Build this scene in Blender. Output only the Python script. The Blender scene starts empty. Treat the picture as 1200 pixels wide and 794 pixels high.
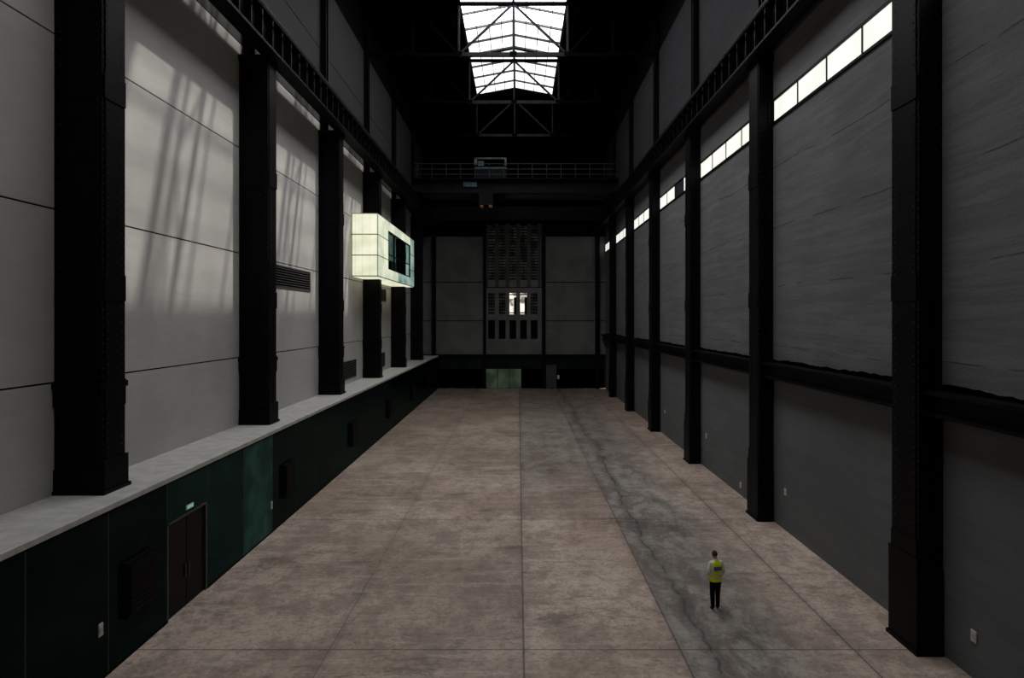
import bpy, bmesh, math, random
from mathutils import Vector, Matrix
random.seed(4)
scene = bpy.context.scene
scene.view_settings.view_transform = 'Standard'
scene.view_settings.look = 'None'
scene.view_settings.exposure = 0.0

# ------------------------------------------------------------------ materials
class NB:
    def __init__(s, name):
        s.mat = bpy.data.materials.new(name); s.mat.use_nodes = True
        s.nt = s.mat.node_tree; s.nt.nodes.clear()
        s.out = s.nt.nodes.new('ShaderNodeOutputMaterial')
    def n(s, typ, **kw):
        nd = s.nt.nodes.new(typ)
        for k, v in kw.items():
            setattr(nd, k, v)
        return nd
    def put(s, sock, v):
        if isinstance(v, bpy.types.NodeSocket): s.nt.links.new(v, sock)
        elif v is not None: sock.default_value = v
    def math(s, op, a, b=None, c=None, clamp=False):
        nd = s.n('ShaderNodeMath', operation=op); nd.use_clamp = clamp
        s.put(nd.inputs[0], a)
        if b is not None: s.put(nd.inputs[1], b)
        if c is not None: s.put(nd.inputs[2], c)
        return nd.outputs[0]
    def pos(s):
        return s.n('ShaderNodeTexCoord').outputs['Object']
    def sep(s, v):
        nd = s.n('ShaderNodeSeparateXYZ'); s.put(nd.inputs[0], v); return nd.outputs
    def comb(s, x, y, z):
        nd = s.n('ShaderNodeCombineXYZ')
        s.put(nd.inputs[0], x); s.put(nd.inputs[1], y); s.put(nd.inputs[2], z); return nd.outputs[0]
    def mapping(s, v, scale):
        nd = s.n('ShaderNodeMapping'); s.put(nd.inputs[0], v); nd.inputs['Scale'].default_value = scale
        return nd.outputs[0]
    def noise(s, v, scale, detail=5, rough=0.55, dist=0.0):
        nd = s.n('ShaderNodeTexNoise'); s.put(nd.inputs['Vector'], v)
        nd.inputs['Scale'].default_value = scale; nd.inputs['Detail'].default_value = detail
        nd.inputs['Roughness'].default_value = rough; nd.inputs['Distortion'].default_value = dist
        return nd.outputs[0]
    def rng(s, v, a, b, c=0.0, d=1.0):
        nd = s.n('ShaderNodeMapRange'); nd.interpolation_type = 'SMOOTHSTEP'
        s.put(nd.inputs[0], v); nd.inputs[1].default_value = a; nd.inputs[2].default_value = b
        nd.inputs[3].default_value = c; nd.inputs[4].default_value = d
        return nd.outputs[0]
    def mix(s, f, a, b, mode='MIX'):
        nd = s.n('ShaderNodeMix', data_type='RGBA', blend_type=mode)
        s.put(nd.inputs[0], f); s.put(nd.inputs[6], a); s.put(nd.inputs[7], b)
        return nd.outputs[2]
    def bump(s, h, strength, dist):
        nd = s.n('ShaderNodeBump'); nd.inputs['Strength'].default_value = strength
        nd.inputs['Distance'].default_value = dist; s.put(nd.inputs['Height'], h)
        return nd.outputs[0]
    def bsdf(s, col, rough=0.6, metal=0.0, normal=None, spec=0.5, emis=None, es=0.0, tint=None):
        b = s.n('ShaderNodeBsdfPrincipled')
        s.put(b.inputs['Base Color'], col); s.put(b.inputs['Roughness'], rough)
        b.inputs['Metallic'].default_value = metal
        b.inputs['Specular IOR Level'].default_value = spec
        if tint: b.inputs['Specular Tint'].default_value = tint
        if normal is not None: s.put(b.inputs['Normal'], normal)
        if emis is not None:
            s.put(b.inputs['Emission Color'], emis); s.put(b.inputs['Emission Strength'], es)
        s.nt.links.new(b.outputs[0], s.out.inputs[0])
        return s.mat

def C(r, g, b): return (r, g, b, 1.0)

def simple(name, col, rough=0.6, metal=0.0, var=0.25, scale=3.0, spec=0.5, bumpd=0.0):
    m = NB(name); p = m.pos(); nz = m.noise(p, scale, 6)
    dark = C(col[0]*(1-var), col[1]*(1-var), col[2]*(1-var))
    lite = C(min(1, col[0]*(1+var)), min(1, col[1]*(1+var)), min(1, col[2]*(1+var)))
    c = m.mix(m.rng(nz, 0.35, 0.65), dark, lite)
    nrm = m.bump(m.noise(p, scale*6, 4), 0.5, bumpd) if bumpd else None
    return m.bsdf(c, rough, metal, nrm, spec)

def emit(name, col, strength, var=0.08, scale=0.8):
    m = NB(name); p = m.pos(); nz = m.noise(p, scale, 4)
    c = m.mix(m.rng(nz, 0.38, 0.62), C(*[x*(1-var) for x in col]), C(*col))
    return m.bsdf(C(*[x*0.3 for x in col]), 0.5, emis=c, es=strength)

STEEL = simple('black_painted_steel', (0.0028, 0.0028, 0.0032), 0.5, 0.0, 0.35, 2.5, spec=0.08, bumpd=0.004)
RIVET = simple('rivet_steel', (0.022, 0.022, 0.023), 0.4, 0.0, 0.2, 3, spec=0.3)
TRUSS = simple('roof_steel', (0.0018, 0.0018, 0.0022), 0.7, 0.0, 0.3, 2, spec=.02)
TRUSSC = simple('roof_steel_lit', (0.018, 0.019, 0.021), 0.6, 0.0, 0.3, 2, spec=.1)  # centre truss members: skylight falling on them is put into the colour
MULL = simple('glazing_bar', (0.05, 0.055, 0.06), 0.5, 0.0, 0.2, 2)
CEIL = simple('black_ceiling', (0.0008, 0.0008, 0.001), 0.95, 0.0, 0.3, 1, spec=0.0)
BACK = simple('dark_void', (0.003, 0.003, 0.003), 0.9, 0, 0.2, 1, spec=0.05)
LEDGE = simple('ledge_concrete', (0.50, 0.485, 0.46), 0.75, 0, 0.10, 2.5, spec=0.2, bumpd=0.004)
WHITEP = simple('white_plastic', (0.6, 0.6, 0.58), 0.4, 0, 0.05, 3)
BLACKP = simple('black_plastic', (0.003, 0.003, 0.004), 0.6, 0, 0.2, 8, spec=.08)
DOORM = simple('lift_door_brown', (0.006, 0.0045, 0.0045), 0.45, 0.0, 0.2, 1, spec=.08)
VENT = simple('vent_slat', (0.10, 0.10, 0.10), 0.5, 0.2, 0.2, 3)
SEAM = simple('steel_seam', (0.04, 0.05, 0.047), 0.35, 0.3, 0.1, 3)

def left_wall_mat(name, k):
    m = NB(name); p = m.pos()
    a = m.noise(p, 0.25, 6); b = m.noise(m.mapping(p, (1, 0.5, 4)), 0.9, 8, 0.7)
    c = m.mix(m.rng(a, .38, .62), C(.45*k, .435*k, .415*k), C(.52*k, .503*k, .48*k))
    c = m.mix(m.math('MULTIPLY', m.rng(b, .42, .62), .22), c, C(.38*k, .365*k, .345*k))
    return m.bsdf(c, .75, normal=m.bump(b, .3, .01), spec=.15)
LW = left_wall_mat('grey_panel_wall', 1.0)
LWU = left_wall_mat('shaded_upper_wall', .08)  # same wall, with the dimness of the upper hall put into its colour

def right_wall_mat(name, c0, c1, layers=True):
    m = NB(name); p = m.pos(); x, y, z = m.sep(p)[:3]
    warp = m.noise(m.mapping(p, (1, .12, .3)), .9, 4, .5)
    zz = m.math('ADD', z, m.math('MULTIPLY', m.math('SUBTRACT', warp, .5), .7))
    v = m.comb(m.math('MULTIPLY', x, .2), m.math('MULTIPLY', y, .16), m.math('MULTIPLY', zz, 2.4))
    lay = m.noise(v, 1.6, 8, .65)
    gran = m.noise(p, 5, 7, .75)
    big = m.noise(p, .2, 5, .6)
    c = m.mix(m.rng(lay, .35, .65), c0, c1)
    c = m.mix(m.math('MULTIPLY', m.rng(big, .42, .6), .3), c, C(c0[0]*.75, c0[1]*.75, c0[2]*.75))
    if layers:
        fr = m.math('FRACT', m.math('DIVIDE', m.math('ADD', zz, 1.3), 2.55))
        d = m.math('ABSOLUTE', m.math('SUBTRACT', fr, .5))
        line = m.rng(d, .0, .012, 1, 0)
        line = m.math('MULTIPLY', line, m.rng(m.noise(p, .55, 3), .44, .54))
        c = m.mix(m.math('MULTIPLY', line, .8), c, C(.025, .025, .025))
        h = m.math('ADD', m.math('MULTIPLY', lay, .8), m.math('MULTIPLY', gran, .6))
        nb = m.bump(h, .5, .045)
    else:
        nb = m.bump(m.math('ADD', m.math('MULTIPLY', lay, .3), m.math('MULTIPLY', gran, .3)), .3, .015)
    return m.bsdf(c, .8, normal=nb, spec=.15)
RW = right_wall_mat('sprayed_concrete', C(.145, .145, .148), C(.19, .19, .193))
RWL = right_wall_mat('painted_concrete', C(.125, .13, .134), C(.145, .15, .154), False)
RWU = right_wall_mat('shaded_upper_concrete', C(.024, .024, .026), C(.035, .035, .038), False)  # upper-level shade painted into the concrete colour

def floor_mat():
    m = NB('stained_concrete_floor'); p = m.pos(); x, y, z = m.sep(p)[:3]
    big = m.noise(p, .13, 6, .6)
    mid = m.noise(m.mapping(p, (1, .6, 1)), .5, 12, .78)
    fine = m.noise(p, 6.5, 10, .85)
    med = m.noise(p, 1.9, 12, .85, .3)
    streak = m.noise(m.mapping(p, (.22, 1.7, 1)), 1.1, 10, .75)
    c = m.mix(m.rng(big, .42, .58), C(.50, .37, .30), C(.70, .555, .465))
    c = m.mix(m.math('MULTIPLY', m.rng(mid, .45, .57), .65), c, C(.33, .24, .20))
    c = m.mix(m.math('MULTIPLY', m.rng(streak, .50, .62), .5), c, C(.76, .65, .57))
    c = m.mix(m.math('MULTIPLY', m.rng(med, .50, .58), .5), c, C(.27, .205, .17))
    c = m.mix(m.math('MULTIPLY', m.rng(fine, .50, .58), .5), c, C(.18, .14, .115))
    # grey patched traffic lane right of the centre joint
    wob = m.math('MULTIPLY', m.math('SUBTRACT', m.noise(p, .25, 7, .65), .5), 4.0)
    nearL = m.rng(x, 4.28, 4.36)
    farL = m.math('MULTIPLY', m.rng(x, 0.12, 0.2), m.rng(m.math('ADD', y, m.math('MULTIPLY', wob, 4.0)), 32, 42))
    left = m.math('MAXIMUM', nearL, m.math('MULTIPLY', farL, .8))
    right = m.rng(m.math('ADD', x, wob), 6.4, 8.8, 1, 0)
    lane = m.math('MULTIPLY', left, right)
    lane = m.math('MULTIPLY', lane, m.rng(mid, .36, .54, 1.0, .7))
    gcol = m.mix(m.rng(m.noise(m.mapping(p, (1, .5, 1)), .8, 12, .8, .4), .43, .55), C(.13, .125, .118), C(.40, .38, .35))
    gcol = m.mix(m.math('MULTIPLY', m.rng(med, .47, .56), .55), gcol, C(.13, .122, .112))
    c = m.mix(m.math('MULTIPLY', lane, .95), c, gcol)
    # dark scuffs
    blot = m.rng(m.noise(m.mapping(p, (.55, 1.2, 1)), .33, 14, .88, .4), .535, .585)
    c = m.mix(m.math('MULTIPLY', blot, .6), c, C(.14, .11, .095))
    # fading light painted in: floor browner and darker toward the far end
    c = m.mix(m.rng(y, 35, 80, 0, .5), c, C(.20, .145, .12))
    # per-slab tone
    sx = m.math('GREATER_THAN', x, -5.0)
    for e in (.15, 4.3, 8.9): sx = m.math('ADD', sx, m.math('GREATER_THAN', x, e))
    sy = m.math('FLOOR', m.math('DIVIDE', m.math('SUBTRACT', y, 18.1), 11.8))
    wn = m.n('ShaderNodeTexWhiteNoise', noise_dimensions='3D'); m.put(wn.inputs[0], m.comb(sx, sy, 3.3))
    tone = m.math('ADD', m.math('MULTIPLY', wn.outputs[0], .20), .82)
    c = m.mix(1.0, c, m.comb(tone, tone, tone), 'MULTIPLY')
    # a wandering broken crack with a dirty margin
    cn = m.noise(m.comb(5.35, y, 0), .12, 6, .6)
    cd = m.math('ABSOLUTE', m.math('SUBTRACT', x, m.math('ADD', 5.2, m.math('MULTIPLY', m.math('SUBTRACT', cn, .5), 3.0))))
    brk = m.rng(m.noise(p, .8, 5), .42, .52)
    c = m.mix(m.math('MULTIPLY', m.rng(cd, .01, .08, 1, 0), m.math('MULTIPLY', brk, .75)), c, C(.05, .045, .04))
    c = m.mix(m.math('MULTIPLY', m.rng(cd, .0, .5, 1, 0), .45), c, C(.08, .075, .07))
    for e, w in ((.15, .028), (4.3, .026), (8.9, .028), (-5.0, .010)):
        jd = m.math('ABSOLUTE', m.math('SUBTRACT', x, e))
        c = m.mix(m.math('MULTIPLY', m.math('LESS_THAN', jd, w), .7), c, C(.06, .045, .04))
        c = m.mix(m.math('MULTIPLY', m.rng(jd, 0, .35, 1, 0), .18), c, C(.10, .08, .07))
    fy = m.math('FRACT', m.math('DIVIDE', m.math('SUBTRACT', y, 18.1 - 5.9), 11.8))
    jd = m.math('ABSOLUTE', m.math('SUBTRACT', fy, .5))
    c = m.mix(m.math('MULTIPLY', m.math('LESS_THAN', jd, .0028), .65), c, C(.07, .055, .05))
    r = m.rng(mid, .4, .6, .38, .58)
    return m.bsdf(c, r, normal=m.bump(fine, .25, .008), spec=.22)
FLOOR = floor_mat()

def glass_panel(name, c0, c1, refl, rough=.10):
    m = NB(name); p = m.pos()
    c = m.mix(m.rng(m.noise(p, .45, 3), .38, .62), c0, c1)
    d = m.n('ShaderNodeBsdfDiffuse'); m.put(d.inputs[0], c)
    g = m.n('ShaderNodeBsdfGlossy'); g.inputs[0].default_value = refl; g.inputs['Roughness'].default_value = rough
    fr = m.n('ShaderNodeFresnel'); fr.inputs[0].default_value = 1.45
    mx = m.n('ShaderNodeMixShader'); m.nt.links.new(fr.outputs[0], mx.inputs[0])
    m.nt.links.new(d.outputs[0], mx.inputs[1]); m.nt.links.new(g.outputs[0], mx.inputs[2])
    m.nt.links.new(mx.outputs[0], m.out.inputs[0]); return m.mat
GP = glass_panel('dark_green_glass', C(.0015, .005, .0045), C(.0025, .009, .008), C(.12, .18, .165))
GP2 = glass_panel('teal_glass', C(.004, .017, .0145), C(.008, .030, .026), C(.16, .26, .235), .15)
GP3 = glass_panel('teal_glass_reflection', C(.010, .040, .034), C(.04, .125, .105), C(.2, .36, .32), .2)  # bright reflection in one panel painted as its base colour

def skylight_glass(name, L, fac):
    m = NB(name); p = m.pos()
    c = m.mix(m.rng(m.noise(m.mapping(p, (1, .4, 1)), 1.2, 5), .4, .6), C(.88, .92, .96), C(1, 1, .985))
    e = m.n('ShaderNodeEmission'); m.put(e.inputs[0], c); e.inputs[1].default_value = L
    t = m.n('ShaderNodeBsdfTransparent')
    mx = m.n('ShaderNodeMixShader'); mx.inputs[0].default_value = fac
    m.nt.links.new(t.outputs[0], mx.inputs[1]); m.nt.links.new(e.outputs[0], mx.inputs[2])
    m.nt.links.new(mx.outputs[0], m.out.inputs[0]); return m.mat
SKYG = skylight_glass('skylight_glass_clear', 11.0, .5)
SKYBLOCK = skylight_glass('skylight_glass_sun_block', 4.4, 1.0)  # opaque, weaker panes added to keep sun off the near bays and dim them
SKYD = skylight_glass('skylight_glass_dimmed', 2.0, .8)  # weaker glow made up for the far panes, to darken that end
STRIP = emit('lit_opal_glass', (1.0, .985, .91), .96, .10, .5)
DIMP = simple('unlit_panel', (.04, .045, .05), .3)

def box_glass(name, ca, cb, es):
    m = NB(name); p = m.pos(); x, y, z = m.sep(p)[:3]
    n = m.noise(m.mapping(p, (.5, .5, .8)), .8, 3)
    c = m.mix(m.rng(n, .35, .65), ca, cb)
    ch = m.math('FRACT', m.math('MULTIPLY', m.math('ADD', m.math('ADD', x, y), 40), 1.9))
    ln = m.rng(m.math('ABSOLUTE', m.math('SUBTRACT', ch, .5)), .0, .1, .82, 1)
    c = m.mix(1.0, c, m.comb(ln, ln, ln), 'MULTIPLY')
    return m.bsdf(C(.2, .22, .19), .25, emis=c, es=es)
BOXG = box_glass('glowing_channel_glass', C(.72, .75, .52), C(.98, .96, .74), .92)
BOXS = box_glass('glowing_side_glass', C(.58, .66, .48), C(.92, .92, .70), .85)
BOXT = box_glass('glowing_teal_glass', C(.14, .28, .25), C(.42, .58, .48), .7)
BOXG2 = emit('teal_lit_glass', (.10, .22, .19), .35, .7, .9)

# ------------------------------------------------------------------ mesh builder
class MB:
    def __init__(s): s.v = []; s.f = []; s.m = []; s.mats = []
    def mi(s, mat):
        if mat not in s.mats: s.mats.append(mat)
        return s.mats.index(mat)
    def box(s, x0, x1, y0, y1, z0, z1, mat):
        if x0 > x1: x0, x1 = x1, x0
        if y0 > y1: y0, y1 = y1, y0
        if z0 > z1: z0, z1 = z1, z0
        b = len(s.v)
        s.v += [(x0,y0,z0),(x1,y0,z0),(x1,y1,z0),(x0,y1,z0),(x0,y0,z1),(x1,y0,z1),(x1,y1,z1),(x0,y1,z1)]
        s.f += [(b,b+3,b+2,b+1),(b+4,b+5,b+6,b+7),(b,b+1,b+5,b+4),(b+1,b+2,b+6,b+5),(b+2,b+3,b+7,b+6),(b+3,b,b+4,b+7)]
        s.m += [s.mi(mat)]*6
    def strut(s, p, q, w, h, mat):
        p = Vector(p); q = Vector(q); d = (q-p).normalized()
        up = Vector((0,0,1)) if abs(d.z) < .95 else Vector((0,1,0))
        a = d.cross(up).normalized()*w/2; c = a.cross(d).normalized()*h/2
        b = len(s.v)
        for e in (p, q):
            for sa, sc in ((-1,-1),(1,-1),(1,1),(-1,1)): s.v.append(tuple(e+a*sa+c*sc))
        s.f += [(b,b+1,b+2,b+3),(b+7,b+6,b+5,b+4)] + [(b+i, b+4+i, b+4+(i+1)%4, b+(i+1)%4) for i in range(4)]
        s.m += [s.mi(mat)]*6
    def cyl(s, p, q, r, mat, n=10, r2=None):
        p = Vector(p); q = Vector(q); d = (q-p).normalized()
        up = Vector((0,0,1)) if abs(d.z) < .95 else Vector((0,1,0))
        a = d.cross(up).normalized(); c = a.cross(d).normalized(); b = len(s.v)
        r2 = r if r2 is None else r2
        for e, rr in ((p, r), (q, r2)):
            for i in range(n):
                t = 2*math.pi*i/n; s.v.append(tuple(e+(a*math.cos(t)+c*math.sin(t))*rr))
        for i in range(n):
            j = (i+1) % n; s.f.append((b+i, b+j, b+n+j, b+n+i)); s.m.append(s.mi(mat))
        s.f.append(tuple(b+i for i in reversed(range(n)))); s.f.append(tuple(b+n+i for i in range(n))); s.m += [s.mi(mat)]*2
    def rivet(s, c, nrm, r=.028):
        c = Vector(c); d = Vector(nrm); up = Vector((0,0,1)) if abs(d.z) < .9 else Vector((0,1,0))
        a = d.cross(up).normalized(); e = a.cross(d).normalized(); b = len(s.v); n = 6
        for h, rr in ((0, r), (.6*r, r*.72)):
            for i in range(n):
                t = 2*math.pi*i/n; s.v.append(tuple(c+d*h+(a*math.cos(t)+e*math.sin(t))*rr))
        k = s.mi(RIVET)
        for i in range(n):
            j = (i+1) % n; s.f.append((b+i, b+j, b+n+j, b+n+i)); s.m.append(k)
        s.f.append(tuple(b+n+i for i in range(n))); s.m.append(k)
    def obj(s, name, origin=None, bevel=0):
        o3 = Vector(origin) if origin else Vector((0,0,0))
        me = bpy.data.meshes.new(name)
        me.from_pydata([tuple(Vector(v)-o3) for v in s.v], [], s.f)
        for mt in s.mats: me.materials.append(mt)
        me.polygons.foreach_set('material_index', s.m)
        bm = bmesh.new(); bm.from_mesh(me); bmesh.ops.recalc_face_normals(bm, faces=bm.faces); bm.to_mesh(me); bm.free()
        me.update()
        o = bpy.data.objects.new(name, me); o.location = o3; scene.collection.objects.link(o)
        if bevel:
            md = o.modifiers.new('bevel', 'BEVEL'); md.width = bevel; md.segments = 2; md.limit_method = 'ANGLE'
        return o

SP = 11.8
CY = [17.8 + SP*i for i in range(-2, 6)]          # column lines
YN, YE = -14.0, 86.4                               # hall ends
XLW, XRW = -12.1, 11.12
XLC, XRC = -10.85, 10.46
TOP = 33.8
LZ = 4.18

# ------------------------------------------------------------------ shell
m = MB(); m.box(-13, 12, YN-.5, YE+1.5, -.3, 0, FLOOR); m.obj('floor')

m = MB()
m.box(XLW-.5, XLW-.07, YN, YE, 0, TOP+1, BACK)
seams = [LZ-.2, 7.1, 11.63, 16.2, 20.75, 25.3, 29.8]
for a, b in zip(seams[:-1], seams[1:]):
    for i in range(-2, 6):
        y0 = 17.8+SP*i+.5; y1 = min(y0+SP, YE)
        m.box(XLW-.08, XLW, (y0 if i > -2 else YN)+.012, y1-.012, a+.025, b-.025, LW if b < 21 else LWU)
m.obj('wall_left')

m = MB()
m.box(XRW+.05, XRW+.5, YN, YE, 0, TOP+1, BACK)
m.box(XRW-.02, XRW+.1, YN, YE, 0, 6.5, RWL)
# sprayed panels with a slightly ragged lower edge standing just above the rail beam
def ragged(y0, y1, z0, z1, mat):
    n = int((y1-y0)/.22); xa, xb = XRW-.05, XRW+.1
    b = len(m.v); zl = z0
    for i in range(n+1):
        y = y0+(y1-y0)*i/n
        zl = z0+(zl-z0)*.7+(random.random()-.5)*.06
        m.v += [(xa, y, zl), (xb, y, zl), (xb, y, z1), (xa, y, z1)]
    for i in range(n):
        q = b+i*4; r = q+4
        m.f += [(q, r, r+1, q+1), (q+1, r+1, r+2, q+2), (q+2, r+2, r+3, q+3), (q+3, r+3, r, q)]; m.m += [m.mi(mat)]*4
ragged(YN, YE, 7.03, 17.15, RW)
m.box(XRW-.05, XRW+.1, YN, YE, 18.25, 21.0, RW)
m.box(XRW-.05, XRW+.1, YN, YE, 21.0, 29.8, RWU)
m.obj('wall_right')

m = MB(); m.box(-13, 12, YN-.5, YN, 0, TOP+1, CEIL); m.obj('wall_back')

# ceiling with the skylight opening
SX0, SX1, SY0, SY1 = -4.65, 3.9, 6.0, 76.4
m = MB()
m.box(-13, SX0, YN, YE+1, TOP, TOP+1.2, CEIL)
m.box(SX1, 12, YN, YE+1, TOP, TOP+1.2, CEIL)
m.box(SX0, SX1, SY1, YE+1, TOP, TOP+1.2, CEIL)
m.box(SX0, SX1, YN, SY0, TOP, TOP+1.2, CEIL)
for xx in (-11.2, -9.2, -7.2, -5.4, 4.7, 6.5, 8.4, 10.2):
    m.box(xx-.08, xx+.08, YN, YE, TOP-.35, TOP, TRUSS)
m.obj('ceiling')

# skylight (glass + bars in one object)
m = MB(); XM = (SX0+SX1)/2; ZA = TOP+.9
for (ya, yb, mt) in ((SY0, 27.0, SKYBLOCK), (27.0, 59.0, SKYG), (59.0, SY1, SKYD)):
    b = len(m.v)
    m.v += [(SX0,ya,TOP+.1),(XM,ya,ZA),(SX1,ya,TOP+.1),(SX0,yb,TOP+.1),(XM,yb,ZA),(SX1,yb,TOP+.1)]
    m.f += [(b,b+1,b+4,b+3),(b+1,b+2,b+5,b+4)]; m.m += [m.mi(mt)]*2
yy = 17.8+SP*5
k = 0
while yy > SY0:
    w = .55 if k % 4 == 0 else .16
    m.strut((SX0, yy, TOP+.0), (XM, yy, ZA-.1), w, .16, MULL)
    m.strut((XM, yy, ZA-.1), (SX1, yy, TOP+.0), w, .16, MULL)
    yy -= SP/4; k += 1
for i in range(0, 9):
    t = i/8; x = SX0+(SX1-SX0)*t; z = TOP+.0+(.8)*(1-abs(2*t-1))
    w = .22 if i in (0, 4, 8) else .06
    m.box(x-w/2, x+w/2, SY0, SY1, z-.03, z+.04, MULL)
m.obj('window_1')

# roof trusses
for cy in CY:
    if cy < 0: continue
    y = cy+.5; zb = 29.55; zt = TOP-.25
    m = MB()
    L, R = XLW+.15, XRW-.2
    m.box(L, R, y-.12, y+.12, zb-.13, zb+.13, TRUSS)
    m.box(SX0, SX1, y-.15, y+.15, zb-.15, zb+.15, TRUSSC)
    m.box(L, R, y-.12, y+.12, zt-.13, zt+.13, TRUSS)
    nodes = [L, -8.3, SX0, XM, SX1, 7.5, R]
    for i, x in enumerate(nodes):
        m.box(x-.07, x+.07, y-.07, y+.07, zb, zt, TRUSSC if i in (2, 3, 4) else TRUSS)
    for (a, za, c, zc) in ((SX0, zb, XM, zt), (SX1, zb, XM, zt), (SX0, zb, -8.3, zt), (-8.3, zb, L, zt),
                           (SX1, zb, 7.5, zt), (7.5, zb, R, zt)):
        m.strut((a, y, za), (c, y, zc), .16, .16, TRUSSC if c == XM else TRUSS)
    for x in nodes[1:-1]:
        m.box(x-.28, x+.28, y-.16, y+.16, zb-.12, zb+.22, TRUSS)
    m.obj('roof_truss')

# ------------------------------------------------------------------ steel columns
def column(side, cy, z0):
    m = MB()
    if side < 0: xh, xw = XLC, XLW+.01; D = 1.05
    else: xh, xw = XRC, XRW-.06; D = 1.3
    s = -side
    ztop = 20.2
    y0, y1 = cy, cy+D
    m.box(xh, xh-s*.07, y0, y1, z0, ztop, STEEL)
    m.box(xw, xw+s*.07, y0, y1, z0, ztop, STEEL)
    m.box(xh-s*.07, xw+s*.07, y0+.09, y0+.15, z0, ztop, STEEL)
    m.box(xh-s*.07, xw+s*.07, y1-.15, y1-.09, z0, ztop, STEEL)
    m.box(xh-s*.07, xh-s*.20, y0+.04, y0+.09, z0, ztop, STEEL)
    m.box(xw+s*.07, xw+s*.18, y0+.04, y0+.09, z0, ztop, STEEL)
    m.box(xh, xh+s*.03, y0+.12, y1-.12, z0, ztop, STEEL)
    for zz in (z0+2.6, 9.6, 14.9):
        m.box(xh+s*.03, xh+s*.055, y0+.05, y1-.05, zz-.35, zz+.35, STEEL)
        m.box(xh-s*.09, xw+s*.09, y0+.05, y0+.09, zz-.35, zz+.35, STEEL)
    bz = z0+(2.5 if side > 0 else .9)
    m.box(xh+s*.03, xh+s*.08, y0-.03, y1+.03, z0, bz, STEEL)
    m.box(xh+s*.06, xw, y0-.05, y0+.05, z0, bz-.25, STEEL)
    m.box(xh+s*.12, xw, y0-.10, y1+.10, z0, z0+.10, STEEL)
    if side < 0:
        m.box(xh+s*.06, xw, y0-.12, y1+.05, 6.92, 7.08, STEEL)
        m.box(xh+s*.03, xw, y0-.06, y0+.09, 6.45, 6.92, STEEL)
    m.box(xh+s*.06, xw, y0-.10, y1+.10, ztop-.25, ztop, STEEL)
    m.box(xw, xw+s*.36, y0+.35, y0+.42, ztop, TOP-.4, STEEL)
    m.box(xw, xw+s*.36, y0+.80, y0+.87, ztop, TOP-.4, STEEL)
    m.box(xw+s*.15, xw+s*.21, y0+.42, y0+.80, ztop, TOP-.4, STEEL)
    if cy < 60:
        step = .22 if cy < 35 else .3
        z = z0+.2
        while z < ztop-.8:
            if cy < 45:
                for yy in (y0+.06, y1-.06):
                    m.rivet((xh, yy, z), (s, 0, 0), .026)
                for yy in (y0+.22, y1-.22): m.rivet((xh+s*.03, yy, z+.1), (s, 0, 0), .026)
            m.rivet((xh-s*.135, y0+.04, z), (0, -1, 0), .026)
            m.rivet((xw+s*.125, y0+.04, z), (0, -1, 0), .026)
            z += step
    return m.obj('steel_column', origin=((xh+xw)/2, cy, z0))
for cy in CY:
    column(-1, cy, LZ)
    column(1, cy, 0)

def girder(side):
    m = MB(); xa, xb = (-11.15, -10.45) if side < 0 else (10.1, 10.8)
    xf = xb if side < 0 else xa
    s = -side
    y0, y1 = YN+.2, YE-.2
    m.box(xa, xb, y0, y1, 20.22, 20.32, STEEL); m.box(xa, xb, y0, y1, 21.7, 21.8, STEEL)
    m.box((xa+xb)/2-.05, (xa+xb)/2+.05, y0, y1, 20.32, 21.7, STEEL)
    m.box((xa+xb)/2-.05, (xa+xb)/2+.05, y0, y1, 21.8, 21.95, STEEL)
    y = y0+.5
    while y < y1:
        m.box(xf-s*.03, xf-s*.33, y, y+.08, 20.32, 21.7, STEEL)
        if y < 60:
            m.rivet((xf-s*.3+s*.02, y+.4, 20.6), (s, 0, 0), .04)
        y += 1.18
    m.cyl((xf+s*.12, y0, 21.4), (xf+s*.12, y1, 21.4), .06, STEEL, 8)
    m.obj('crane_rail_girder')
girder(-1); girder(1)

m = MB()
m.box(10.55, 11.08, YN+.1, YE-.1, 6.80, 6.90, STEEL)
m.box(10.62, 11.08, YN+.1, YE-.1, 6.25, 6.33, STEEL)
m.box(10.80, 10.90, YN+.1, YE-.1, 6.33, 6.80, STEEL)
m.obj('wall_rail_beam')

# ------------------------------------------------------------------ light strips on the right wall
for i in range(-1, 6):
    y0 = 17.8+SP*i+1.55; y1 = 17.8+SP*(i+1)-.15
    if y1 > YE: y1 = YE-.3
    m = MB(); n = 4 if y1-y0 > 6 else 3
    m.box(XRW-.03, XRW+.05, y0-.1, y1+.1, 17.16, 18.24, STEEL)
    w = (y1-y0)/n
    for k in range(n):
        mt = DIMP if (i == 2 and k == 1) else STRIP
        m.box(XRW-.08, XRW-.03, y0+w*k+.05, y0+w*(k+1)-.05, 17.28, 18.12, mt)
        m.box(XRW-.10, XRW-.03, y0+w*k-.05, y0+w*k+.05, 17.16, 18.24, STEEL)
    m.box(XRW-.11, XRW-.03, y0-.1, y1+.1, 18.14, 18.24, STEEL)
    m.box(XRW-.11, XRW-.03, y0-.1, y1+.1, 17.16, 17.26, STEEL)
    m.obj('strip_light', origin=(XRW, (y0+y1)/2, 17.7))

# ------------------------------------------------------------------ left: ledge + glass wall
m = MB()
m.box(XLW+.005, -10.06, YN, YE, LZ-.14, LZ, LEDGE)
m.obj('ledge_left', bevel=.01)

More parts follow.
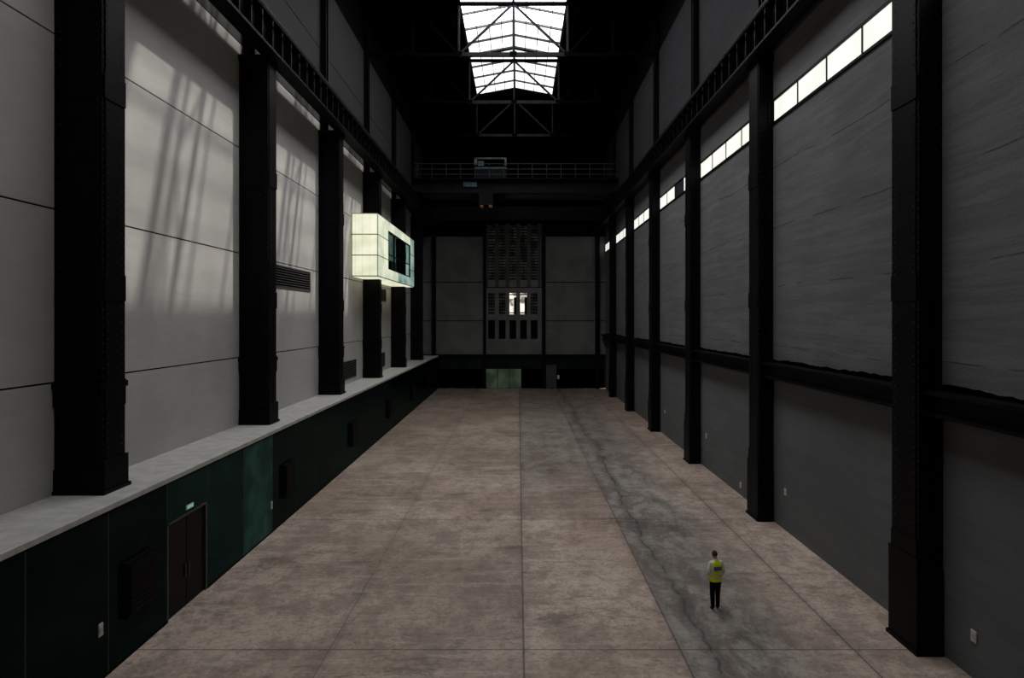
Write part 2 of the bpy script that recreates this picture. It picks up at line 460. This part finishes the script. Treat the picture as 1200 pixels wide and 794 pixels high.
m = MB()
m.box(XLW+.005, -10.25, YN, YE, 0, LZ-.16, BACK)
PX = -10.1
ys = []
y = 16.85
while y > -5: y -= 2.85; ys.append(y)
ys = sorted(ys)+[16.85, 19.66, 22.2]
y = 22.2
while y < YE-3: y += 2.95; ys.append(y)
for a, c in zip(ys[:-1], ys[1:]):
    mt = GP
    if abs(a-22.2) < .1 or abs(a-19.66) < .1: mt = GP2
    if abs(a-25.15) < .1: mt = GP3
    if abs(a-19.66) < .1:
        m.box(PX-.1, PX, a+.02, c-.02, 2.86, LZ-.18, mt); continue
    m.box(PX-.1, PX, a+.02, c-.02, .06, LZ-.18, mt)
for a in ys:
    m.box(PX-.1, PX-.005, a-.02, a+.02, 0, LZ-.16, SEAM)
m.box(PX-.1, PX+.01, YN, 19.66, 0, .06, BACK); m.box(PX-.1, PX+.01, 22.2, YE, 0, .06, BACK)
m.box(PX-.12, PX+.02, YN, YE, LZ-.18, LZ-.145, BACK)
m.obj('glass_partition_wall')

m = MB()
m.box(PX-.12, PX-.06, 19.70, 20.90, .02, 2.78, DOORM); m.box(PX-.12, PX-.06, 20.94, 22.14, .02, 2.78, DOORM)
m.box(PX-.13, PX+.0, 19.66, 19.74, 0, 2.85, SEAM); m.box(PX-.13, PX+.0, 22.10, 22.18, 0, 2.85, SEAM)
m.box(PX-.13, PX+.0, 19.66, 22.18, 2.78, 2.85, SEAM)
m.box(PX-.06, PX-.02, 20.80, 20.84, .9, 1.3, SEAM); m.box(PX-.06, PX-.02, 21.0, 21.04, .9, 1.3, SEAM)
m.obj('door_1')

EXG = emit('exit_sign_green', (.25, .6, .42), .6, .3, 12)
m = MB(); m.box(PX, PX+.03, 20.75, 21.2, 2.95, 3.08, WHITEP); m.box(PX+.03, PX+.035, 20.78, 21.17, 2.965, 3.065, EXG)
m.obj('exit_sign')

for i in range(0, 6):
    y0 = 17.45+SP*i
    if y0 > 80: continue
    m = MB()
    m.box(PX+.0, PX+.14, y0, y0+1.35, 1.08, 2.5, BLACKP)
    m.box(PX+.14, PX+.17, y0+.05, y0+1.3, 1.13, 2.45, BLACKP)
    for k in range(9): m.box(PX+.17, PX+.185, y0+.1, y0+1.25, 1.2+.135*k, 1.25+.135*k, STEEL)
    m.obj('wall_loudspeaker', origin=(PX, y0, 1.08))

def socket(x, y, z, s, w=.16, h=.3):
    m = MB(); m.box(x, x+s*.03, y-w/2, y+w/2, z-h/2, z+h/2, WHITEP)
    m.box(x+s*.03, x+s*.045, y-w/3, y+w/3, z-h/5, z+h/4, LEDGE)
    m.obj('socket_plate', origin=(x, y, z))
socket(PX, 16.5, 1.25, 1); socket(PX, 27.95, 1.15, 1)
for (yy, zz) in ((16.6, 1.05), (28.3, 1.6), (40.2, 1.9), (34.0, .5), (51.5, 1.8)):
    socket(XRW-.02, yy, zz, -1, .2, .28)

def vent(y0, y1, z0, z1):
    m = MB(); x = XLW
    m.box(x, x+.04, y0, y1, z0, z0+.06, VENT); m.box(x, x+.04, y0, y1, z1-.06, z1, VENT)
    m.box(x, x+.04, y0, y0+.06, z0, z1, VENT); m.box(x, x+.04, y1-.06, y1, z0, z1, VENT)
    m.box(x, x+.005, y0, y1, z0, z1, BACK)
    n = int((z1-z0)/.13)
    for k in range(n):
        z = z0+.1+k*.13
        m.strut((x+.03, y0+.05, z), (x+.03, y1-.05, z), .03, .035, VENT)
    m.obj('vent_grille', origin=(x, y0, z0))
vent(31.5, 39.7, 10.35, 11.5); vent(43.3, 51.0, 4.5, 5.8); vent(55.5, 62.5, 10.35, 11.5); vent(55.5, 62, 4.5, 5.8)

# ------------------------------------------------------------------ illuminated glass box
m = MB()
bx0, bx1, by0, by1, bz0, bz1 = XLW+.01, -10.17, 49.6, 66.8, 11.9, 16.45
t = .08
FR = simple('pale_metal_frame', (.30, .33, .26), .4, .1, .1)
for r in range(3):
    z0 = bz0+(bz1-bz0)*r/3; z1 = bz0+(bz1-bz0)*(r+1)/3
    m.box(bx0+.05, bx1-.05, by0, by0+t, z0+.04, z1-.04, BOXG)
for z in (bz0+.02, bz1-.02, bz0+(bz1-bz0)/3, bz0+2*(bz1-bz0)/3):
    m.box(bx0, bx1, by0+.03, by0+.07, z-.05, z+.05, FR)
for x in (bx0+.03, bx1-.03): m.box(x-.03, x+.03, by0+.03, by0+.07, bz0, bz1, FR)
wy0, wy1, wz0, wz1 = 53.6, 64.4, 12.75, 15.65
def hall_panel(y0, y1, z0, z1, mt=BOXS):
    m.box(bx1-t, bx1, y0+.06, y1-.06, z0+.04, z1-.04, mt)
    m.box(bx1-t, bx1-.03, y0-.03, y0+.07, z0, z1, FR); m.box(bx1-t, bx1-.03, y0, y1, z0-.02, z0+.06, FR)
h3 = (bz1-bz0)/3
for (a, c) in ((by0+.05, by0+2.0), (by0+2.0, wy0), (wy1, by1)):
    for r in range(3): hall_panel(a, c, bz0+h3*r, bz0+h3*(r+1), BOXT if a == wy1 else BOXS)
y = wy0; q = 0
while y < wy1-.1:
    y2 = min(y+2.16, wy1)
    hall_panel(y, y2, wz1, bz1); hall_panel(y, y2, bz0, wz0, BOXT if q >= 2 else BOXS); y = y2; q += 1
y = by0+.1
while y < by1-.5:
    m.box(bx0, bx1-.1, y+.08, min(y+2.9, by1)-.08, bz0-.02, bz0+.05, BOXG); y += 2.9
m.box(bx0, bx1-.1, by0+.1, by1, bz0+.05, bz0+.08, FR)
m.box(bx0, bx1-.02, by0+.05, by1, bz1-.06, bz1, FR)
m.box(bx0, bx1-.1, by1-t, by1, bz0, bz1, BOXT)
m.box(bx1-1.5, bx1-1.4, wy0-.3, wy1+.3, bz0+.1, bz1-.1, BOXG2)
m.box(bx1-1.4, bx1-t, wy0-.3, wy1+.3, wz0-.1, wz0, FR)
for y in (wy0, wy0+2.7, wy0+5.4, wy0+8.1, wy1):
    m.box(bx1-.12, bx1+.01, y-.05, y+.05, wz0, wz1, STEEL)
m.box(bx1-.12, bx1+.01, wy0, wy1, wz0-.06, wz0+.04, STEEL); m.box(bx1-.12, bx1+.01, wy0, wy1, wz1-.04, wz1+.06, STEEL)
m.box(bx1-.10, bx1-.02, wy0, wy1, 13.85, 13.92, STEEL)
m.box(bx1-1.35, bx1-.9, wy0+.5, wy0+3.5, wz0, wz0+1.6, STEEL)
m.box(bx1-1.35, bx1-.9, wy0+6, wy0+8.5, wz0, wz0+1.1, STEEL)
m.obj('illuminated_glass_box', origin=(bx0, by0, bz0))

# ------------------------------------------------------------------ end wall
s_ = YE/800.0
def ex(px): return (px-607)*s_
def ez(py): return 8.75+(374-py)*s_
EW = simple('end_wall_panel', (.15, .146, .142), .8, 0, .15, .4, spec=.1)
EWD = simple('end_wall_dark_frame', (.075, .073, .071), .7, 0, .15, .4, spec=.1)
SLAT = simple('dark_louvre', (.012, .012, .012), .7, 0, .2, 1, spec=.05)
m = MB(); Y0 = YE
m.box(-13, 12, Y0+1.0, Y0+1.4, 0, TOP+1, BACK)
m.box(-13, 12, Y0, Y0+.4, ez(262), TOP, CEIL)
for (a, b2) in ((XLW, ex(567)), (ex(639), XRW)):
    for (z0, z1) in ((ez(416), ez(376)), (ez(375.5), ez(331)), (ez(330.4), ez(277))):
        m.box(a, b2, Y0, Y0+.4, z0+.02, z1-.02, EW)
    m.box(a, b2, Y0+.1, Y0+.5, ez(416), ez(262), BACK)
cx0, cx1 = ex(569), ex(635)
cent = [ex(v) for v in (576, 588.5, 601, 613.5, 626)]; hw = .43
rows = [(ez(397), ez(375)), (ez(368), ez(343)), (ez(328), ez(264))]
xs = [cx0]+sum([[c-hw, c+hw] for c in cent], [])+[cx1]
for i in range(0, len(xs), 2):
    m.box(xs[i], xs[i+1], Y0, Y0+.35, ez(416), ez(337), EW)
    m.box(xs[i], xs[i+1], Y0, Y0+.35, ez(336), ez(262), EWD)
for (z0, z1) in ((ez(416), rows[0][0]), (rows[0][1], rows[1][0]), (rows[1][1], ez(337)), (ez(336), rows[2][0])):
    m.box(cx0, cx1, Y0+.01, Y0+.36, z0, z1, EW)
m.obj('wall_end')
BRT = emit('bright_room_beyond', (1, .93, .80), 1.3, .9, .9)
DIMR = emit('dim_room_beyond', (.10, .10, .09), .12, .9, 1.1)
k = 2
for ri, (z0, z1) in enumerate(rows):
    m = MB()
    for ci, c in enumerate(cent):
        lit = (ri == 1 and ci in (2, 3))
        m.box(c-hw, c+hw, Y0+.5, Y0+.55, z0, z1, BRT if lit else (DIMR if ri else BACK))
        n = int((z1-z0)/.36)
        for j in range(n):
            z = z0+.18+j*(z1-z0)/n
            if lit and 0 < j < n-1: continue
            m.box(c-hw, c+hw, Y0+.22, Y0+.30, z-.07, z+.07, SLAT)
        if not lit: m.box(c-.03, c+.03, Y0+.16, Y0+.20, z0, z1, STEEL)
        else: m.box(c+.12, c+hw, Y0+.36, Y0+.40, z0, z0+(z1-z0)*.8, STEEL)
    m.obj('window_%d' % k); k += 1
m = MB()
for px in (568, 637.5): m.box(ex(px)-.2, ex(px)+.2, Y0-.25, Y0-.01, 0, 22, STEEL)
m.box(XLW+.1, XRW-.1, Y0-.2, Y0-.01, ez(418)-.1, ez(415), STEEL)
m.box(XLC, XLC+.5, Y0-.5, Y0-.05, LZ, 20, STEEL)
m.box(9.75, 10.3, Y0-.4, Y0-.02, 0, 20, STEEL)
m.obj('end_wall_steel_frame')
m = MB(); xx = -10.05
LIT = emit('lit_green_glass', (.10, .15, .09), .25, .6, .5)
GE = simple('dark_end_glass', (.006, .014, .012), .3, 0, .3, .6, spec=.1)
n = 14; w = (10.9+10.05)/n
for j in range(n):
    a = xx+w*j
    mt = LIT if j in (4, 5, 6) else GE
    m.box(a+.03, a+w-.03, Y0-.02, Y0+.06, 2.5 if mt is LIT else .05, ez(419), GE)
    m.box(a+.03, a+w-.03, Y0-.02, Y0+.06, .05, 2.48, mt)
    m.box(a-.03, a+.03, Y0-.04, Y0+.06, 0, ez(419), STEEL)
m.box(ex(640), ex(652), Y0-.07, Y0-.03, .05, 3.0, simple('grey_door', (.05, .052, .052), .5))
m.box(ex(653), ex(655.5), Y0-.07, Y0-.03, 1.2, 1.7, WHITEP)
m.obj('glazed_entrance_screen')

# ------------------------------------------------------------------ overhead travelling crane
CR = simple('crane_grey', (.006, .006, .007), .5, .0, .3, 1.0, spec=.1)
CRL = simple('crane_rail_grey', (.035, .035, .04), .5, .0, .3, 1.0, spec=.2)
m = MB(); L, R = -10.9, 10.5
for y in (71.5, 75.0):
    m.box(L, R, y, y+.5, 22.0, 23.3, CR)
    m.box(L, R, y-.1, y+.6, 23.3, 23.38, CRL)
    m.box(L, R, y-.1, y+.6, 21.95, 22.03, CR)
for x in [L+.4+i*1.5 for i in range(14)]:
    m.box(x-.03, x+.03, 71.3, 71.36, 23.38, 25.0, CRL)
    m.box(x-.04, x+.04, 71.42, 71.5, 22.03, 23.3, CR)
for z in (23.9, 24.45, 25.0): m.box(L, R, 71.3, 71.35, z-.03, z+.03, CRL)
m.box(L, R, 70.6, 71.5, 23.3, 23.36, CR)
for x in (L, R-.8): m.box(x, x+.8, 70.8, 76.2, 21.96, 22.6, CR)
m.box(-4.6, -1.2, 71.9, 75.1, 23.5, 24.6, CR)
PALE = simple('pale_blue_steel', (.06, .10, .12), .5, .1, .3)
m.box(-4.6, -1.2, 71.75, 71.9, 24.6, 24.75, PALE); m.box(-4.6, -4.3, 71.75, 71.9, 25.0, 25.7, PALE)
m.box(-4.6, -1.2, 71.75, 71.9, 25.6, 25.75, PALE); m.box(-1.4, -1.2, 71.75, 71.9, 24.9, 25.6, PALE)
m.box(-4.2, -3.6, 71.8, 71.9, 24.9, 25.4, PALE)
m.box(-5.7, -4.3, 71.25, 71.3, 22.6, 23.1, PALE)
m.cyl((-2.9, 73.5, 22.0), (-2.9, 73.5, 20.7), .05, CR); m.box(-3.2, -2.6, 73.2, 73.8, 20.3, 20.8, CR)
AMB = simple('amber_lamp', (.25, .12, .04), .4)
for x in (-3.9, -3.0): m.cyl((x, 71.2, 20.55), (x+.3, 71.1, 20.45), .16, AMB, 12)
m.box(-4.1, -2.6, 71.2, 71.4, 20.7, 21.95, CR)
m.obj('overhead_travelling_crane')
m = MB(); m.box(XLW+.3, XRW-.3, 83.5, 84.1, 20.9, 22.4, STEEL); m.box(XLW+.3, XRW-.3, 83.4, 84.2, 22.4, 22.5, CR)
for x in [XLW+1+i*1.6 for i in range(14)]: m.box(x-.03, x+.03, 83.42, 83.5, 20.95, 22.4, CR)
m.obj('gantry_beam')

# ------------------------------------------------------------------ security guard
def skin_mesh(verts, edges, radii, root, levels=2):
    me = bpy.data.meshes.new('tmp'); me.from_pydata(verts, edges, [])
    o = bpy.data.objects.new('tmp', me); scene.collection.objects.link(o)
    bpy.context.view_layer.objects.active = o
    md = o.modifiers.new('skin', 'SKIN'); md.use_smooth_shade = True
    if not me.skin_vertices: 
        with bpy.context.temp_override(object=o, active_object=o):
            bpy.ops.mesh.customdata_skin_add()
    sv = me.skin_vertices[0].data
    for i, r in enumerate(radii):
        sv[i].radius = r if isinstance(r, tuple) else (r, r); sv[i].use_root = (i == root)
    ss = o.modifiers.new('sub', 'SUBSURF'); ss.levels = levels; ss.render_levels = levels
    dg = bpy.context.evaluated_depsgraph_get(); dg.update()
    res = bpy.data.meshes.new_from_object(o.evaluated_get(dg))
    bpy.data.objects.remove(o, do_unlink=True)
    return res

SHIRT = simple('white_shirt', (.80, .81, .82), .8, 0, .05, 8, spec=.1)
TROU = simple('black_trousers', (.006, .006, .008), .9, 0, .3, 8, spec=.1)
VESTM = simple('hi_vis_yellow', (.92, .95, .03), .7, 0, .05, 6, spec=.2)
REFL = simple('reflective_tape', (.75, .77, .74), .35, .1, .05, 8)
BLUE = simple('blue_badge', (.03, .13, .35), .6, 0, .1, 10)
SKINM = simple('skin', (.50, .29, .21), .55, 0, .08, 10)
HAIR = simple('dark_hair', (.035, .014, .010), .7, 0, .3, 30)
SHOE = simple('black_shoe', (.006, .006, .006), .35)
LIP = simple('lips', (.35, .13, .11), .5); EYE = simple('eye_white', (.7, .7, .7), .2); IRIS = simple('iris', (.03, .02, .015), .2)

gm = bmesh.new(); gmats = [SHIRT, TROU, VESTM, REFL, BLUE, SKINM, HAIR, SHOE, LIP, EYE, IRIS]
def add_mesh(me, fn):
    off = {}
    for v in me.vertices: off[v.index] = gm.verts.new(v.co)
    for p in me.polygons:
        try: f = gm.faces.new([off[i] for i in p.vertices])
        except ValueError: continue
        f.material_index = fn(p.center) if callable(fn) else fn
        f.smooth = True
V = [(0,0,.96),(0,.0,1.10),(0,-.01,1.26),(0,-.01,1.40),(0,.0,1.475),(-.005,.03,1.56),
     (-.09,0,.86),(-.095,.02,.50),(-.09,-.01,.10),(-.095,.0,.045),(-.10,.15,.035),
     (.09,0,.86),(.092,.03,.50),(.09,.02,.10),(.095,.03,.045),(.11,.18,.035),
     (-.165,-.005,1.405),(-.255,-.05,1.15),(-.20,.13,1.04),
     (.165,-.005,1.405),(.245,-.035,1.14),(.225,.09,.96)]
E = [(0,1),(1,2),(2,3),(3,4),(4,5),(0,6),(6,7),(7,8),(8,9),(9,10),(0,11),(11,12),(12,13),(13,14),(14,15),(3,16),(16,17),(17,18),(3,19),(19,20),(20,21)]
Rr = [(.165,.12),(.15,.115),(.165,.12),(.15,.10),.062,.055, (.098,.11),(.074,.08),(.058,.065),(.045,.045),(.042,.028), (.098,.11),(.074,.08),(.058,.065),(.045,.045),(.042,.028),
      (.078,.08),(.058,.06),.036,(.078,.08),(.058,.06),.036]
body = skin_mesh(V, E, Rr, 0)
def bodymat(c):
    if c.z < .085: return 7
    if c.z < 1.0 and abs(c.x) < .19: return 1
    if c.z > 1.525: return 5
    return 0
add_mesh(body, bodymat)
def ring(z, rx, ry, cy_, n=32):
    return [Vector((rx*math.copysign(abs(math.cos(2*math.pi*i/n))**.8, math.cos(2*math.pi*i/n)),
                    cy_+ry*math.copysign(abs(math.sin(2*math.pi*i/n))**.9, math.sin(2*math.pi*i/n)), z)) for i in range(n)]
prof = [(.88,.205,.155,0),(.93,.203,.155,0),(.975,.20,.15,0),(.98,.20,.15,0),(1.02,.198,.15,0),(1.025,.198,.15,0),(1.09,.196,.15,0),(1.095,.196,.15,0),(1.14,.197,.148,0),
        (1.17,.20,.15,-.005),(1.22,.204,.152,-.01),(1.28,.208,.152,-.01),(1.34,.21,.148,-.01),(1.40,.208,.135,-.01),(1.44,.185,.115,-.008),(1.475,.13,.09,-.004),(1.50,.085,.08,.0)]
rings = [[gm.verts.new(p) for p in ring(*r)] for r in prof]
n = 32
for k in range(len(rings)-1):
    zc = (prof[k][0]+prof[k+1][0])/2
    for i in range(n):
        j = (i+1) % n
        f = gm.faces.new([rings[k][i], rings[k][j], rings[k+1][j], rings[k+1][i]]); f.smooth = True
        ang = (i+.5)/n*360
        mi = 2
        if .98 <= zc < 1.021 or 1.095 <= zc < 1.14: mi = 3
        if zc > 1.15 and (i in (3, 12, 19, 28)): mi = 3
        if 1.24 < zc < 1.36 and 240 < ang < 300: mi = 4
        f.material_index = mi
cr = [[gm.verts.new(Vector((rx*math.cos(2*math.pi*i/20), .008+dy+rx*1.05*math.sin(2*math.pi*i/20), z))) for i in range(20)]
      for (z, rx, dy) in ((1.475, .092, 0), (1.505, .080, .002), (1.55, .066, .012), (1.548, .060, .012))]
for k in range(3):
    for i in range(20):
        j = (i+1) % 20; f = gm.faces.new([cr[k][i], cr[k][j], cr[k+1][j], cr[k+1][i]]); f.smooth = True; f.material_index = 0
HC = Vector((-.01, .045, 1.645)); tilt = Matrix.Rotation(math.radians(-16), 4, 'X') @ Matrix.Rotation(math.radians(8), 4, 'Y')
def add_sphere(c, sc, mi, seg=16, rg=12, fn=None):
    bm = bmesh.new(); bmesh.ops.create_uvsphere(bm, u_segments=seg, v_segments=rg, radius=1)
    vs = {}
    for v in bm.verts:
        p = Vector((v.co.x*sc[0], v.co.y*sc[1], v.co.z*sc[2]))
        if fn: p = fn(p)
        p = p+Vector(c)
        vs[v.index] = gm.verts.new((tilt @ p) + HC)
    for f in bm.faces:
        nf = gm.faces.new([vs[v.index] for v in f.verts]); nf.smooth = True
        nf.material_index = mi
    bm.free()
def headshape(p):
    t = max(0, -p.z/.12)
    p.x *= 1-.32*t*t
    if p.y > 0: p.y *= 1-.10*t
    else: p.y *= 1-.35*t*t
    return p
add_sphere((0,0,0), (.076,.096,.118), 5, 28, 20, headshape)
def hairshape(p):
    p = headshape(p)
    if p.y > .045 and p.z < .055: p.y = .045+(p.y-.045)*.3
    if p.z < -.055: p.z = -.055+(p.z+.055)*.2
    return p
add_sphere((0,-.008,.008), (.083,.098,.120), 6, 28, 20, hairshape)
add_sphere((0,.097,-.012), (.012,.02,.02), 5, 10, 8); add_sphere((0,.088,.012), (.008,.014,.03), 5, 8, 6)
for sx_ in (-1, 1):
    add_sphere((sx_*.029,.083,.008), (.012,.009,.008), 9, 10, 8); add_sphere((sx_*.029,.090,.008), (.005,.004,.005), 10, 8, 6)
    add_sphere((sx_*.030,.087,.028), (.016,.006,.004), 6, 8, 6)
    add_sphere((sx_*.079,-.005,-.005), (.010,.020,.032), 5, 10, 8)
add_sphere((0,.085,-.052), (.022,.008,.006), 8, 10, 6)
def hand(wrist, dirv, palmn, side):
    wrist = Vector(wrist); d = Vector(dirv).normalized(); nrm = Vector(palmn); nrm = (nrm-d*nrm.dot(d)).normalized(); w = d.cross(nrm).normalized()*side
    vs = [wrist-d*.03, wrist, wrist+d*.045, wrist+d*.085]; es = [(0,1),(1,2),(2,3)]; rr = [(.03,.026),(.03,.02),(.038,.016),(.038,.014)]
    add_mesh(skin_mesh([tuple(v) for v in vs], es, rr, 1, 1), 5)
    for k, (o, ln) in enumerate(((-.03,.062),(-.010,.074),(.011,.07),(.030,.055))):
        b = wrist+d*.08+w*o; p1 = b+d*ln*.45+nrm*.006; p2 = p1+d*ln*.30+nrm*.014; p3 = p2+d*ln*.16+nrm*.02
        add_mesh(skin_mesh([tuple(b-d*.02), tuple(b), tuple(p1), tuple(p2), tuple(p3)], [(0,1),(1,2),(2,3),(3,4)], [.009,.0095,.009,.008,.007], 1, 1), 5)
    b = wrist+d*.03-w*.028; p1 = b-w*.022+d*.03+nrm*.012; p2 = p1+d*.03+nrm*.012-w*.004
    add_mesh(skin_mesh([tuple(b+w*.01), tuple(b), tuple(p1), tuple(p2)], [(0,1),(1,2),(2,3)], [.012,.013,.011,.009], 1, 1), 5)
hand((-.195,.15,1.03), (.1,.85,-.45), (.8,0,-.4), 1)
hand((.222,.115,.93), (-.05,.6,-.8), (-.9,0,.1), -1)
gme = bpy.data.meshes.new('security_guard'); gm.normal_update(); gm.to_mesh(gme); gm.free()
for mt in gmats: gme.materials.append(mt)
guard = bpy.data.objects.new('security_guard', gme); scene.collection.objects.link(guard)
zmin = min(v.co.z for v in gme.vertices)
guard.location = (5.96, 20.6, -zmin); guard.rotation_euler = (0, 0, math.radians(14))

# ------------------------------------------------------------------ light
w = bpy.data.worlds.new('world'); scene.world = w; w.use_nodes = True
bg = w.node_tree.nodes['Background']; bg.inputs[0].default_value = (.92, .95, 1, 1); bg.inputs[1].default_value = 1.0
sun = bpy.data.lights.new('sun', 'SUN'); sun.energy = 5.2; sun.angle = math.radians(1.2); sun.color = (1, .96, .90)
so = bpy.data.objects.new('sun', sun); scene.collection.objects.link(so)
so.rotation_euler = Vector((-1, -.5, -1.6)).to_track_quat('-Z', 'Y').to_euler(); so.location = (10, 30, 60)

# ------------------------------------------------------------------ camera
cam = bpy.data.cameras.new('camera'); co = bpy.data.objects.new('camera', cam); scene.collection.objects.link(co)
co.location = (0, 0, 8.75); co.rotation_euler = (math.radians(90), 0, 0)
cam.sensor_fit = 'HORIZONTAL'; cam.sensor_width = 36; cam.lens = 24
cam.shift_x = -7/1200; cam.shift_y = -23/1200; cam.clip_end = 500
scene.camera = co
